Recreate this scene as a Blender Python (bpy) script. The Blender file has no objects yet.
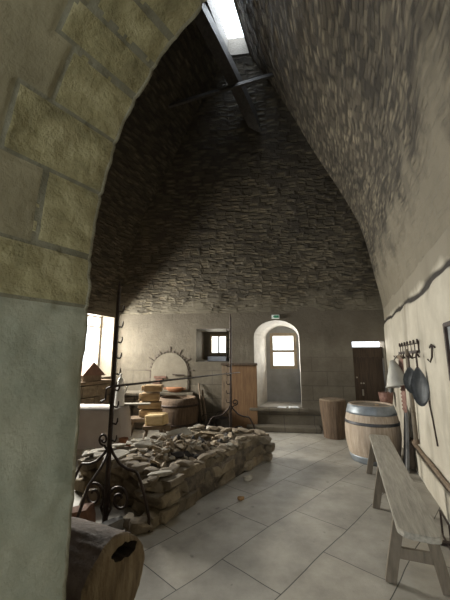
import bpy, bmesh, math, random
from mathutils import Vector, Matrix, noise
from mathutils.geometry import tessellate_polygon
PI = math.pi
V = Vector
rnd = random.Random(7)
sc = bpy.context.scene
col = sc.collection

# ---------------------------------------------------------------- frames of the place
BR, BL, FL, FR, RC = V((3.4, 6.7)), V((-2.6, 7.55)), V((-4.04, 3.72)), V((1.75, -.3)), V((1.30, 1.15))
AZ = math.radians(35)
D = V((math.sin(AZ), math.cos(AZ), 0)); N = V((math.cos(AZ), -math.sin(AZ), 0))
def frame(origin, xdir, ydir):
    m = Matrix.Identity(4)
    for i, a in enumerate((xdir.normalized(), ydir.normalized(), V((0, 0, 1)))):
        for j in range(3): m[j][i] = a[j]
    for j in range(3): m[j][3] = origin[j]
    return m
def v3(p, z=0): return V((p[0], p[1], z))
bd = v3(BL - BR).normalized(); bn = V((-bd.y, bd.x, 0))
BACK = frame(v3(BR), bd, bn)                       # x runs left along the back wall, y into the room
rd = V((-.353, -.9356, 0)).normalized(); rn = V((rd.y, -rd.x, 0))
RIGHT = frame(v3(BR), -rd, rn)                     # x = -(distance from the far corner), y into the room
ld = v3(FL - BL).normalized(); ln = V((-ld.y, ld.x, 0))
LEFT = frame(v3(BL), ld, ln)
FRONT = frame(D * .75, N, D)                       # arch wall: x along it, y into the room
PASS = frame(V((0, 0, 0)), N, D)                   # passage: x across, y along
ARC_N, ARC_Z, ARC_R, ARC_H, ARC_P = -.06, 1.75, 1.17, 1.10, 2.7   # basket-shaped arch
def arc_rad(a, e=0):
    c, s = abs(math.cos(a)), abs(math.sin(a))
    return ((c / (ARC_R + e)) ** ARC_P + (s / (ARC_H + e)) ** ARC_P) ** (-1 / ARC_P)

# ---------------------------------------------------------------- camera
cam = bpy.data.cameras.new('camera'); co = bpy.data.objects.new('camera', cam); col.objects.link(co)
cam.sensor_fit = 'VERTICAL'; cam.sensor_height = 36; cam.lens = 36 * 315 / 600
cam.clip_start = .05
co.location = (0, 0, 1.5); co.rotation_euler = (math.radians(90 + 10.26), 0, 0)
sc.camera = co

# ---------------------------------------------------------------- sky, daylight, exposure
sc.view_settings.view_transform = 'Standard'; sc.view_settings.look = 'None'
sc.view_settings.gamma = 1; sc.view_settings.use_curve_mapping = False
sc.view_settings.exposure = 0.25
w = bpy.data.worlds.new('sky'); sc.world = w; w.use_nodes = True
w.node_tree.nodes['Background'].inputs[0].default_value = (.86, .93, 1, 1)
w.node_tree.nodes['Background'].inputs[1].default_value = 3.0
def daylight(name, fr, x, y, z, sx, sz, watts, color, out=(0, 1, 0)):
    """area light standing in a window opening of wall frame fr, shining along local direction out"""
    li = bpy.data.lights.new(name, 'AREA'); li.shape = 'RECTANGLE'; li.size = sx; li.size_y = sz
    li.energy = watts; li.color = color
    o = bpy.data.objects.new(name, li); col.objects.link(o)
    q = V(out).to_track_quat('-Z', 'Y')
    m = q.to_matrix().to_4x4(); m.translation = V((x, y, z))
    o.matrix_world = fr @ m
    return o
daylight('daylight_left_window', LEFT, 1.20, -.60, 2.0, 1.5, .45, 460, (1, .95, .87))
daylight('daylight_niche_window', BACK, 2.11, -1.02, 1.64, .70, .90, 45, (1, .97, .92))
daylight('daylight_small_window', BACK, 3.66, -.80, 1.8, .5, .5, 20, (1, .95, .85))
daylight('daylight_door_gap', BACK, .35, -.45, 1.84, .7, .16, 8, (1, .92, .8))
sky_light = daylight('daylight_chimney', Matrix.Identity(4), 0.0, 4.33, 7.72, 1.0, 1.6, 112, (.84, .92, 1), (0, 0, -1))
daylight('daylight_passage_end', PASS, 0, -2.4, 1.35, 1.6, 2.0, 30, (.88, .96, 1))

# ---------------------------------------------------------------- materials
def mat(name, cols, scale=4, rough=.85, bump=.3, bscale=30, metal=0, stretch=(1, 1, 1), coords='Object', detail=6, dist=.02, build=None):
    m = bpy.data.materials.new(name); m.use_nodes = True
    nt = m.node_tree; nd = nt.nodes; lk = nt.links; b = nd['Principled BSDF']
    b.inputs['Roughness'].default_value = rough; b.inputs['Metallic'].default_value = metal
    tc = nd.new('ShaderNodeTexCoord'); mp = nd.new('ShaderNodeMapping'); mp.inputs['Scale'].default_value = stretch
    lk.new(tc.outputs[coords], mp.inputs[0])
    n = nd.new('ShaderNodeTexNoise'); n.inputs['Scale'].default_value = scale; n.inputs['Detail'].default_value = detail
    n.inputs['Roughness'].default_value = .65
    lk.new(mp.outputs[0], n.inputs['Vector'])
    r = nd.new('ShaderNodeValToRGB'); e = r.color_ramp
    k = len(cols)
    e.elements[0].position = .28; e.elements[1].position = .72
    e.elements[0].color = (*cols[0], 1); e.elements[1].color = (*cols[-1], 1)
    for i in range(1, k - 1):
        q = e.elements.new(.28 + .44 * i / (k - 1)); q.color = (*cols[i], 1)
    lk.new(n.outputs['Fac'], r.inputs[0])
    n2 = nd.new('ShaderNodeTexNoise'); n2.inputs['Scale'].default_value = bscale; n2.inputs['Detail'].default_value = 8
    n2.inputs['Roughness'].default_value = .7
    lk.new(mp.outputs[0], n2.inputs['Vector'])
    bp = nd.new('ShaderNodeBump'); bp.inputs['Strength'].default_value = bump; bp.inputs['Distance'].default_value = dist
    lk.new(n2.outputs['Fac'], bp.inputs['Height']); lk.new(bp.outputs[0], b.inputs['Normal'])
    lk.new(r.outputs[0], b.inputs['Base Color'])
    if build: build(nt, nd, lk, b, tc, mp, n, r, n2, bp)
    return m
def mixrgb(nd, lk, fac, a, b, mode='MIX'):
    x = nd.new('ShaderNodeMix'); x.data_type = 'RGBA'; x.blend_type = mode
    for s, v in ((0, fac), (6, a), (7, b)):
        if isinstance(v, (int, float)): x.inputs[s].default_value = v
        elif isinstance(v, tuple): x.inputs[s].default_value = (*v, 1)
        else: lk.new(v, x.inputs[s])
    return x.outputs[2]
def math_(nd, lk, op, a, b=0, clamp=False):
    x = nd.new('ShaderNodeMath'); x.operation = op; x.use_clamp = clamp
    for s, v in ((0, a), (1, b)):
        if isinstance(v, (int, float)): x.inputs[s].default_value = v
        else: lk.new(v, x.inputs[s])
    return x.outputs[0]
def noise_(nd, lk, vec, scale, detail=4):
    n = nd.new('ShaderNodeTexNoise'); n.inputs['Scale'].default_value = scale; n.inputs['Detail'].default_value = detail
    lk.new(vec, n.inputs['Vector']); return n
def maprange(nd, lk, v, a, b, c=0, d=1):
    x = nd.new('ShaderNodeMapRange'); x.inputs[1].default_value = a; x.inputs[2].default_value = b
    x.inputs[3].default_value = c; x.inputs[4].default_value = d; lk.new(v, x.inputs[0]); return x.outputs[0]

def rubble(dark, mid, light, plaster_c=None, pl0=3.3, pl1=3.9):
    """coursed rubble on UVs measured in metres (u along the course, v up the slope, third layer height)"""
    def build(nt, nd, lk, b, tc, mp, n, r, n2, bp):
        uv = tc.outputs['UV']
        dn = noise_(nd, lk, uv, 3.0, 3)
        sub = nd.new('ShaderNodeVectorMath'); sub.operation = 'SUBTRACT'; lk.new(dn.outputs['Color'], sub.inputs[0]); sub.inputs[1].default_value = (.5, .5, .5)
        scl = nd.new('ShaderNodeVectorMath'); scl.operation = 'SCALE'; lk.new(sub.outputs[0], scl.inputs[0]); scl.inputs['Scale'].default_value = .11
        add = nd.new('ShaderNodeVectorMath'); add.operation = 'ADD'; lk.new(uv, add.inputs[0]); lk.new(scl.outputs[0], add.inputs[1])
        st = nd.new('ShaderNodeMapping'); st.inputs['Scale'].default_value = (5.0, 17, 1); lk.new(add.outputs[0], st.inputs[0])
        vo = nd.new('ShaderNodeTexVoronoi'); vo.feature = 'F1'; vo.distance = 'CHEBYCHEV'; vo.inputs['Scale'].default_value = 1; vo.inputs['Randomness'].default_value = .75
        lk.new(st.outputs[0], vo.inputs['Vector'])
        h = maprange(nd, lk, vo.outputs['Distance'], .12, .62, 1, 0)
        rc = nd.new('ShaderNodeSeparateColor'); lk.new(vo.outputs['Color'], rc.inputs[0])
        c1 = mixrgb(nd, lk, rc.outputs[0], mid, light)
        c1 = mixrgb(nd, lk, math_(nd, lk, 'MULTIPLY', math_(nd, lk, 'GREATER_THAN', rc.outputs[1], .72), .6), c1, dark)
        c2 = mixrgb(nd, lk, h, dark, c1)
        big = noise_(nd, lk, uv, .7, 5)
        soot_shade = maprange(nd, lk, big.outputs['Fac'], .35, .65, .7, 1.15)
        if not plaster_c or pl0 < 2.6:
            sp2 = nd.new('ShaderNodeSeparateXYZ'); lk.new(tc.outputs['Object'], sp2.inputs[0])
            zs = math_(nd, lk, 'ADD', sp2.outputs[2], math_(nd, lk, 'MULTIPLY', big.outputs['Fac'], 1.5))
            soot_shade = math_(nd, lk, 'MULTIPLY', soot_shade, maprange(nd, lk, zs, 4.2, 6.6, 1.25, .6))  # height darkening: soot near the smoke hole, plus shade put into the colour
        sx = nd.new('ShaderNodeCombineXYZ')
        for i in range(3): lk.new(soot_shade, sx.inputs[i])
        c3 = mixrgb(nd, lk, 1.0, c2, sx.outputs[0], 'MULTIPLY')
        hh = math_(nd, lk, 'ADD', math_(nd, lk, 'MULTIPLY', h, math_(nd, lk, 'ADD', math_(nd, lk, 'MULTIPLY', rc.outputs[2], .9), .35)), math_(nd, lk, 'MULTIPLY', n2.outputs['Fac'], .25))
        if plaster_c:
            sep = nd.new('ShaderNodeSeparateXYZ'); lk.new(tc.outputs['Object'], sep.inputs[0])
            pn = noise_(nd, lk, uv, 1.6, 6)
            zz = math_(nd, lk, 'ADD', sep.outputs[2], math_(nd, lk, 'MULTIPLY', math_(nd, lk, 'SUBTRACT', pn.outputs['Fac'], .5), 2.2))
            f = maprange(nd, lk, zz, pl0, pl1, 1, 0)
            pc = mixrgb(nd, lk, n.outputs['Fac'], tuple(x * .7 for x in plaster_c), tuple(min(1, x * 1.25) for x in plaster_c))
            c3 = mixrgb(nd, lk, f, c3, pc)
            hh = math_(nd, lk, 'MULTIPLY', hh, math_(nd, lk, 'SUBTRACT', 1.0, math_(nd, lk, 'MULTIPLY', f, .7)))
        lk.new(c3, b.inputs['Base Color']); lk.new(hh, bp.inputs['Height'])
        bp.inputs['Strength'].default_value = 1; bp.inputs['Distance'].default_value = .045
    return build
PLASTER = (.50, .455, .37)
m_vault = mat('sooty_shaded_rubble', [(.06, .05, .04), (.16, .14, .11)], build=rubble((.035, .028, .018), (.088, .072, .046), (.15, .124, .08), (.13, .112, .08), 2.45, 2.95), bscale=40)  # darker than the right side: sooty stone with the dim sides' shade painted in
m_vault_r = mat('rubble_right', [(.06, .05, .04), (.16, .14, .11)], scale=3, build=rubble((.04, .033, .024), (.145, .122, .088), (.26, .222, .155), (.19, .165, .12), 2.95, 3.5), bscale=40)

def back_build(nt, nd, lk, b, tc, mp, n, r, n2, bp):
    sep = nd.new('ShaderNodeSeparateXYZ'); lk.new(tc.outputs['Object'], sep.inputs[0])
    cmb = nd.new('ShaderNodeCombineXYZ'); lk.new(sep.outputs[0], cmb.inputs[0]); lk.new(sep.outputs[2], cmb.inputs[1])
    br = nd.new('ShaderNodeTexBrick'); br.inputs['Scale'].default_value = 1; br.inputs['Brick Width'].default_value = .62
    br.inputs['Row Height'].default_value = .30; br.inputs['Mortar Size'].default_value = .008; br.inputs['Mortar Smooth'].default_value = .4
    lk.new(cmb.outputs[0], br.inputs['Vector'])
    pn = noise_(nd, lk, tc.outputs['Object'], 1.1, 4)
    low = maprange(nd, lk, math_(nd, lk, 'ADD', sep.outputs[2], math_(nd, lk, 'MULTIPLY', pn.outputs['Fac'], 1.6)), 1.7, 2.3, 1, 0)
    f = math_(nd, lk, 'MULTIPLY', br.outputs['Fac'], math_(nd, lk, 'MULTIPLY', low, .75))
    c = mixrgb(nd, lk, f, r.outputs[0], (.05, .042, .032))
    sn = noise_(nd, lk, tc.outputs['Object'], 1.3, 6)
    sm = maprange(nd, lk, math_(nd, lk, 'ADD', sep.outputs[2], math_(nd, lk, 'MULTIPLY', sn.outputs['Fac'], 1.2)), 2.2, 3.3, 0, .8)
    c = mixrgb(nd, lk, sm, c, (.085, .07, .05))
    lk.new(c, b.inputs['Base Color'])
    lk.new(math_(nd, lk, 'SUBTRACT', n2.outputs['Fac'], math_(nd, lk, 'MULTIPLY', f, .8)), bp.inputs['Height'])
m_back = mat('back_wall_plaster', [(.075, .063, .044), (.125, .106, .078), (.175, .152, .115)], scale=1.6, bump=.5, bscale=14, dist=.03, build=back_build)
m_left = mat('left_wall_plaster', [(.12, .10, .075), (.24, .20, .15)], scale=2, bump=.6, bscale=10, dist=.03)

def right_build(nt, nd, lk, b, tc, mp, n, r, n2, bp):
    st = nd.new('ShaderNodeMapping'); st.inputs['Scale'].default_value = (1, 1, .35); lk.new(tc.outputs['Object'], st.inputs[0])
    s = noise_(nd, lk, st.outputs[0], 2.2, 8)
    c = mixrgb(nd, lk, maprange(nd, lk, s.outputs['Fac'], .52, .72, 0, .7), r.outputs[0], (.23, .20, .155))
    at = nd.new('ShaderNodeAttribute'); at.attribute_name = 'crack'
    sep = nd.new('ShaderNodeSeparateXYZ'); lk.new(tc.outputs['Object'], sep.inputs[0])
    up = maprange(nd, lk, math_(nd, lk, 'ADD', sep.outputs[2], math_(nd, lk, 'MULTIPLY', s.outputs['Fac'], .3)), 2.36, 2.46, 0, .85)
    c = mixrgb(nd, lk, up, c, (.19, .165, .12))
    c = mixrgb(nd, lk, math_(nd, lk, 'MULTIPLY', at.outputs['Fac'], 1.3, True), c, (.035, .028, .022))
    lk.new(c, b.inputs['Base Color'])
m_right = mat('right_wall_plaster', [(.42, .375, .30), PLASTER, (.60, .55, .455)], scale=1.8, bump=.5, bscale=12, dist=.03, build=right_build)
m_niche = mat('niche_limewash', [(.36, .33, .29), (.58, .55, .50)], scale=3, bump=.5, bscale=12, dist=.03)
m_apron = mat('niche_grey_plaster', [(.20, .19, .175), (.32, .31, .29)], scale=3, bump=.4, bscale=12, dist=.02)
m_jamb_pl = mat('passage_plaster', [(.165, .175, .125), (.235, .235, .17), (.31, .30, .22)], scale=3.2, bump=.5, bscale=28, dist=.012)
m_jamb_st = mat('voussoir_stone', [(.12, .10, .042), (.24, .205, .095), (.36, .315, .17)], scale=7, bump=.9, bscale=26, dist=.03)
m_jamb_ar = mat('arris_stone', [(.20, .185, .12), (.33, .31, .22)], scale=9, bump=.9, bscale=30, dist=.03)

def floor_build(nt, nd, lk, b, tc, mp, n, r, n2, bp):
    mp2 = nd.new('ShaderNodeMapping'); mp2.inputs['Rotation'].default_value = (0, 0, math.radians(-47)); mp2.inputs['Location'].default_value = (.12, .2, 0)
    lk.new(tc.outputs['Object'], mp2.inputs[0])
    dn = noise_(nd, lk, tc.outputs['Object'], 1.2, 2)
    sub = nd.new('ShaderNodeVectorMath'); sub.operation = 'SCALE'; lk.new(dn.outputs['Color'], sub.inputs[0]); sub.inputs['Scale'].default_value = .06
    add = nd.new('ShaderNodeVectorMath'); add.operation = 'ADD'; lk.new(mp2.outputs[0], add.inputs[0]); lk.new(sub.outputs[0], add.inputs[1])
    br = nd.new('ShaderNodeTexBrick'); br.inputs['Scale'].default_value = 1; br.inputs['Brick Width'].default_value = 1.05
    br.inputs['Row Height'].default_value = .52; br.inputs['Mortar Size'].default_value = .005; br.inputs['Mortar Smooth'].default_value = .8; br.offset = .42
    br.inputs['Color1'].default_value = (.86, .86, .86, 1); br.inputs['Color2'].default_value = (1.08, 1.06, 1.03, 1)
    lk.new(add.outputs[0], br.inputs['Vector'])
    c = mixrgb(nd, lk, 1.0, r.outputs[0], br.outputs['Color'], 'MULTIPLY')
    jn = noise_(nd, lk, tc.outputs['Object'], 2.5, 3)
    f = math_(nd, lk, 'MULTIPLY', br.outputs['Fac'], maprange(nd, lk, jn.outputs['Fac'], .42, .62, .03, .55))
    c = mixrgb(nd, lk, f, c, (.10, .09, .075))
    st = noise_(nd, lk, tc.outputs['Object'], 9, 2)
    c = mixrgb(nd, lk, maprange(nd, lk, st.outputs['Fac'], .70, .74, 0, .5), c, (.10, .085, .07))
    lk.new(c, b.inputs['Base Color'])
    lk.new(math_(nd, lk, 'SUBTRACT', n2.outputs['Fac'], math_(nd, lk, 'MULTIPLY', f, 1.2)), bp.inputs['Height'])
m_floor = mat('flagstones', [(.23, .212, .18), (.34, .315, .27), (.44, .41, .36)], scale=2.6, rough=.6, bump=.35, bscale=9, dist=.02, build=floor_build)

def woodm(name, a, b_, st=(1, 14, 14), sc_=3, rough=.75):
    return mat(name, [a, tuple((x + y) / 2 for x, y in zip(a, b_)), b_], scale=sc_, stretch=st, rough=rough, bump=.4, bscale=8, dist=.01)
m_door = woodm('door_wood', (.035, .022, .013), (.10, .065, .04), (14, 14, 1))
m_panel = woodm('panel_wood', (.11, .058, .026), (.23, .13, .06), (10, 10, 1))
m_bench = woodm('bench_wood', (.22, .20, .165), (.42, .385, .32), (16, 1.4, 16))
m_benchleg = woodm('bench_leg_wood', (.10, .08, .055), (.21, .17, .125), (10, 10, 1.5))
m_barrel = woodm('barrel_oak', (.30, .225, .16), (.50, .41, .32), (12, 12, 1))
m_hoop = mat('galvanised_hoop', [(.17, .19, .21), (.34, .37, .40)], scale=6, rough=.5, metal=.5, bump=.1)
m_hoopd = mat('dark_hoop', [(.05, .05, .055), (.10, .10, .105)], scale=6, rough=.5, metal=.6, bump=.1)
m_iron = mat('wrought_iron', [(.022, .016, .013), (.075, .05, .04)], scale=20, rough=.55, metal=.55, bump=.3, bscale=60)
m_steel = mat('greyed_steel', [(.05, .055, .06), (.14, .145, .15)], scale=8, rough=.5, metal=.5, bump=.15)
m_rust = mat('rusty_steel', [(.13, .055, .04), (.27, .16, .125)], scale=20, rough=.7, metal=.2, bump=.3)
m_beam = woodm('smoked_timber', (.018, .016, .015), (.06, .055, .05), (6, 6, 6))
m_log_end = mat('log_end_grain', [(.11, .07, .035), (.27, .19, .105), (.42, .325, .20)], scale=3.2, stretch=(5, 1.3, 1), bump=1, bscale=14, dist=.04)
m_bark = mat('log_bark', [(.05, .035, .028), (.13, .095, .075), (.23, .175, .145)], scale=5, bump=1, bscale=16, dist=.04, stretch=(1, 1, 1))
m_hollow = mat('rotten_hollow', [(.015, .01, .006), (.05, .032, .018)], scale=12, bump=.8)
m_stump = mat('old_stump', [(.07, .042, .024), (.18, .12, .075)], scale=3, stretch=(9, 9, 1), bump=.9, bscale=8, dist=.03)
m_stumptop = mat('stump_top', [(.14, .10, .065), (.27, .20, .135)], scale=14, bump=.4)
m_stone = mat('hearth_stone', [(.10, .072, .046), (.21, .165, .112), (.33, .275, .20)], scale=6, bump=.7, bscale=18, dist=.03)
def island(nt, nd, lk, b, tc, mp, n, r, n2, bp):
    ge = nd.new('ShaderNodeNewGeometry')
    cx = nd.new('ShaderNodeCombineXYZ')
    v = maprange(nd, lk, ge.outputs['Random Per Island'], 0, 1, .55, 1.3)
    for i in range(3): lk.new(v, cx.inputs[i])
    lk.new(mixrgb(nd, lk, 1.0, r.outputs[0], cx.outputs[0], 'MULTIPLY'), b.inputs['Base Color'])
m_wallstone = mat('hearth_wall_stone', [(.12, .092, .058), (.215, .17, .112), (.32, .265, .185)], scale=7, bump=.9, bscale=22, dist=.03, build=island)
m_ash = mat('ash_and_cinders', [(.05, .04, .028), (.14, .11, .078), (.25, .205, .15)], scale=10, bump=1, bscale=22, dist=.04)
m_pale = mat('pale_limestone', [(.25, .22, .175), (.50, .46, .39)], scale=6, bump=.5, bscale=20)
m_chip = mat('brown_stone_flake', [(.19, .14, .09), (.40, .33, .235)], scale=6, bump=.5, bscale=20)
m_char = mat('charcoal', [(.02, .018, .016), (.07, .06, .055)], scale=9, bump=.7)
m_red = mat('reddish_stone', [(.16, .075, .045), (.27, .14, .09)], scale=6, bump=.5)
m_grey = mat('grey_stone', [(.12, .115, .11), (.25, .24, .23)], scale=6, bump=.5)
m_cloth = mat('white_linen', [(.62, .56, .52), (.74, .69, .65)], scale=3, bump=.25, bscale=12)
m_tan = woodm('sawn_timber', (.20, .12, .055), (.44, .31, .17), (2, 10, 10))
m_tanend = woodm('sawn_end', (.42, .33, .22), (.62, .52, .38), (6, 6, 6))
m_yell = woodm('fresh_cut_wood', (.42, .29, .13), (.62, .47, .26), (2, 10, 10))
m_old = woodm('old_brown_wood', (.10, .068, .042), (.22, .16, .105), (6, 6, 2))
m_terra = mat('terracotta', [(.24, .10, .045), (.38, .18, .09)], scale=5, bump=.2)
m_brick = mat('soot_brick', [(.10, .055, .04), (.22, .12, .085)], scale=8, bump=.5)
m_tile = mat('dark_tile', [(.07, .055, .042), (.13, .10, .08)], scale=8, bump=.4)
m_ovenpl = mat('oven_plaster', [(.14, .12, .09), (.21, .185, .14)], scale=3, bump=.4, bscale=14)
m_white = mat('white_enamel', [(.72, .70, .66), (.80, .78, .75)], scale=3, rough=.35, bump=.02)
m_tin = mat('dull_zinc', [(.30, .29, .26), (.47, .45, .40)], scale=4, rough=.5, metal=.25, bump=.15)
m_rag = mat('pale_grey_cloth', [(.28, .30, .30), (.42, .44, .43)], scale=4, bump=.4)
m_sign = mat('sign_white', [(.75, .8, .78), (.8, .85, .82)], bump=0)
m_green = mat('sign_green', [(.03, .22, .12), (.04, .26, .14)], bump=0)
m_paint = mat('photo_grey', [(.12, .13, .14), (.45, .46, .46)], scale=9, bump=0)
m_ochre = mat('ochre_board', [(.24, .13, .05), (.36, .21, .09)], scale=4, bump=.1)
m_paper = mat('white_paper', [(.7, .72, .76), (.8, .81, .84)], bump=.02)
m_bluest = mat('blue_grey_slate', [(.13, .145, .18), (.22, .24, .28)], scale=4, bump=.3)
m_outstone = mat('passage_stone', [(.20, .2, .17), (.33, .32, .27)], scale=3, bump=.5)
m_glass = bpy.data.materials.new('window_glass'); m_glass.use_nodes = True
_nt = m_glass.node_tree; _nt.nodes.remove(_nt.nodes['Principled BSDF'])
_tr = _nt.nodes.new('ShaderNodeBsdfTransparent'); _gl = _nt.nodes.new('ShaderNodeBsdfGlossy'); _mx = _nt.nodes.new('ShaderNodeMixShader')
_tr.inputs[0].default_value = (.96, .97, .96, 1); _gl.inputs['Roughness'].default_value = .02; _mx.inputs[0].default_value = .06
_nt.links.new(_tr.outputs[0], _mx.inputs[1]); _nt.links.new(_gl.outputs[0], _mx.inputs[2]); _nt.links.new(_mx.outputs[0], _nt.nodes['Material Output'].inputs[0])
m_frame = woodm('window_wood', (.24, .18, .115), (.42, .34, .23), (8, 8, 3))

# ---------------------------------------------------------------- mesh helpers
def obj(name, bm, m, parent=None, smooth=False, mw=None, loc=None):
    me = bpy.data.meshes.new(name)
    bmesh.ops.recalc_face_normals(bm, faces=bm.faces) if len(bm.faces) < 60000 else None
    bm.to_mesh(me); bm.free()
    for x in (m if isinstance(m, (list, tuple)) else [m]): me.materials.append(x)
    if smooth:
        for p in me.polygons: p.use_smooth = True
    o = bpy.data.objects.new(name, me); col.objects.link(o)
    if parent: o.parent = parent
    if mw is not None: o.matrix_world = mw
    if loc is not None: o.location = loc
    return o
def thing(name, label, cat, mw=None, loc=None, rz=0, group=None):
    o = bpy.data.objects.new(name, None); col.objects.link(o); o.empty_display_size = .1
    if mw is not None: o.matrix_world = mw
    else: o.location = loc or (0, 0, 0); o.rotation_euler = (0, 0, rz)
    o['label'] = label; o['category'] = cat
    if group: o['group'] = group
    return o
def tag(o, label, cat, group=None, kind=None):
    o['label'] = label; o['category'] = cat
    if group: o['group'] = group
    if kind: o['kind'] = kind
    return o
def struct(name, bm, m, mw=None, smooth=False, parent=None):
    o = obj(name, bm, m, parent, smooth, mw)
    if not parent: o['kind'] = 'structure'
    return o
def T(x, y, z): return Matrix.Translation((x, y, z))
def R(a, ax): return Matrix.Rotation(a, 4, ax)
def B(): return bmesh.new()
def box(bm, c, s, rot=None, bev=0, mi=0):
    m = T(*c) @ (rot or Matrix.Identity(4)) @ Matrix.Diagonal((*s, 1))
    r = bmesh.ops.create_cube(bm, size=1, matrix=m)
    fs = {f for v in r['verts'] for f in v.link_faces}
    for f in fs: f.material_index = mi
    if bev:
        es = {e for f in fs for e in f.edges}
        rr = bmesh.ops.bevel(bm, geom=list(es), offset=bev, segments=2, affect='EDGES', profile=.6)
        for f in rr['faces']: f.material_index = mi
def tube(bm, pts, r, seg=8, cap=True, mi=0, flat=1.0):
    pts = [V(p) for p in pts]; rings = []
    up = None
    for i, p in enumerate(pts):
        a = pts[max(0, i - 1)]; b = pts[min(len(pts) - 1, i + 1)]
        d = (b - a).normalized()
        if up is None: up = V((0, 0, 1)) if abs(d.z) < .9 else V((0, 1, 0))
        s = d.cross(up).normalized(); up = s.cross(d).normalized()
        rr = r[i] if isinstance(r, (list, tuple)) else r
        rings.append([bm.verts.new(p + s * math.cos(2 * PI * k / seg) * rr + up * math.sin(2 * PI * k / seg) * rr * flat) for k in range(seg)])
    for i in range(len(rings) - 1):
        for k in range(seg):
            f = bm.faces.new((rings[i][k], rings[i][(k + 1) % seg], rings[i + 1][(k + 1) % seg], rings[i + 1][k])); f.material_index = mi
    if cap:
        bm.faces.new(rings[0]).material_index = mi; bm.faces.new(rings[-1][::-1]).material_index = mi
def lathe(bm, prof, seg=24, M=None, mi=0, closed_ends=True, jit=None):
    M = M or Matrix.Identity(4); rings = []
    for i, (r, z) in enumerate(prof):
        ring = []
        for k in range(seg):
            a = 2 * PI * k / seg; rr = r * (jit(a, z) if jit else 1)
            ring.append(bm.verts.new(M @ V((rr * math.cos(a), rr * math.sin(a), z))))
        rings.append(ring)
    for i in range(len(rings) - 1):
        for k in range(seg):
            bm.faces.new((rings[i][k], rings[i][(k + 1) % seg], rings[i + 1][(k + 1) % seg], rings[i + 1][k])).material_index = mi
    if closed_ends:
        bm.faces.new(rings[0][::-1]).material_index = mi; bm.faces.new(rings[-1]).material_index = mi
def prism(bm, poly, y0, y1, M=None, mi=0):
    """poly in local x,z; thickness y0..y1"""
    M = M or Matrix.Identity(4)
    a = [bm.verts.new(M @ V((x, y0, z))) for x, z in poly]; b = [bm.verts.new(M @ V((x, y1, z))) for x, z in poly]
    bm.faces.new(a).material_index = mi; bm.faces.new(b[::-1]).material_index = mi
    n = len(poly)
    for i in range(n): bm.faces.new((a[i], b[i], b[(i + 1) % n], a[(i + 1) % n])).material_index = mi
def plane_holes(bm, outer, holes, y=0, mi=0):
    loops = [[V((x, z, 0)) for x, z in outer]] + [[V((x, z, 0)) for x, z in h] for h in holes]
    flat = [p for l in loops for p in l]
    vs = [bm.verts.new((p.x, y, p.y)) for p in flat]
    for t in tessellate_polygon(loops):
        try: bm.faces.new([vs[i] for i in t]).material_index = mi
        except ValueError: pass
def loft(bm, la, ya, lb, yb, mi=0):
    a = [bm.verts.new((x, ya, z)) for x, z in la]; b = [bm.verts.new((x, yb, z)) for x, z in lb]
    n = len(a)
    for i in range(n): bm.faces.new((a[i], a[(i + 1) % n], b[(i + 1) % n], b[i])).material_index = mi
def rect(x0, x1, z0, z1): return [(x0, z0), (x1, z0), (x1, z1), (x0, z1)]
def nz(p, s=1): return noise.noise(V(p) * s)
def rock(bm, size, M=None, seed=0, sub=2, cuts=9, mi=0, box_=.7):
    q = random.Random(seed); M = M or Matrix.Identity(4)
    r = bmesh.ops.create_icosphere(bm, subdivisions=sub, radius=1)
    pl = []
    for _ in range(cuts):
        d = V((q.uniform(-1, 1), q.uniform(-1, 1), q.uniform(-1, 1))).normalized(); pl.append((d, q.uniform(.55, .85)))
    pl += [(V((0, 0, 1)), .62), (V((0, 0, -1)), .62), (V((0, 1, 0)), .6), (V((0, -1, 0)), .6)]
    for v in r['verts']:
        p = v.co; p = V([math.copysign(abs(c) ** box_, c) for c in p])
        for d, h in pl:
            k = p.dot(d) - h
            if k > 0: p = p - d * k
        p = p * (1 + .06 * nz(p + V((seed, 0, 0)), 3))
        v.co = M @ V((p.x * size[0] * .72, p.y * size[1] * .72, p.z * size[2] * .82))
    for v in r['verts']:
        for f in v.link_faces: f.material_index = mi

# ---------------------------------------------------------------- the setting
# floor
bm = B(); g = 60
for i in range(g + 1):
    for j in range(g + 1):
        x = -5 + 10 * i / g; y = -3 + 11.8 * j / g
        bm.verts.new((x, y, .004 * nz((x, y, 0), 1.5)))
bm.verts.ensure_lookup_table()
for i in range(g):
    for j in range(g):
        a = i * (g + 1) + j; bm.faces.new((bm.verts[a], bm.verts[a + g + 1], bm.verts[a + g + 2], bm.verts[a + 1]))
struct('floor', bm, m_floor, smooth=True)

# back wall: door, arched niche, small window
LB = (BL - BR).length
def arch_loop(x0, x1, z0, zs, rise, n=14):
    pts = [(x0, z0), (x1, z0), (x1, zs)]
    c = (x0 + x1) / 2; h = (x1 - x0) / 2
    for k in range(1, n): a = PI * k / n; pts.append((c + h * math.cos(a), zs + rise * math.sin(a)))
    pts.append((x0, zs)); return pts
niche = arch_loop(1.79, 2.78, .40, 1.94, .37)
niche_in = arch_loop(1.74, 2.52, .46, 1.94, .30)
win_n = rect(1.76, 2.28, 1.24, 2.06)
small = rect(3.32, 4.10, 1.39, 2.14); small_in = rect(3.40, 4.02, 1.44, 2.10); win_s = rect(3.45, 3.88, 1.56, 2.04)
doorh = rect(.04, .69, 0, 1.83)
bm = B()
outer = [(-.15, 0), (.04, 0), (.04, 1.83), (.69, 1.83), (.69, 0), (LB, 0), (LB, 2.6), (-.15, 2.6)]
plane_holes(bm, outer, [niche, small])
loft(bm, niche, 0, niche_in, -.75, 1); plane_holes(bm, niche_in, [[(1.79, 1.22), (2.43, 1.22), (2.43, 2.08), (1.79, 2.08)]], -.75, 2)
w2 = [(1.79, 1.22), (2.43, 1.22), (2.43, 2.08), (1.79, 2.08)]
loft(bm, w2, -.75, w2, -.97, 1)
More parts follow.
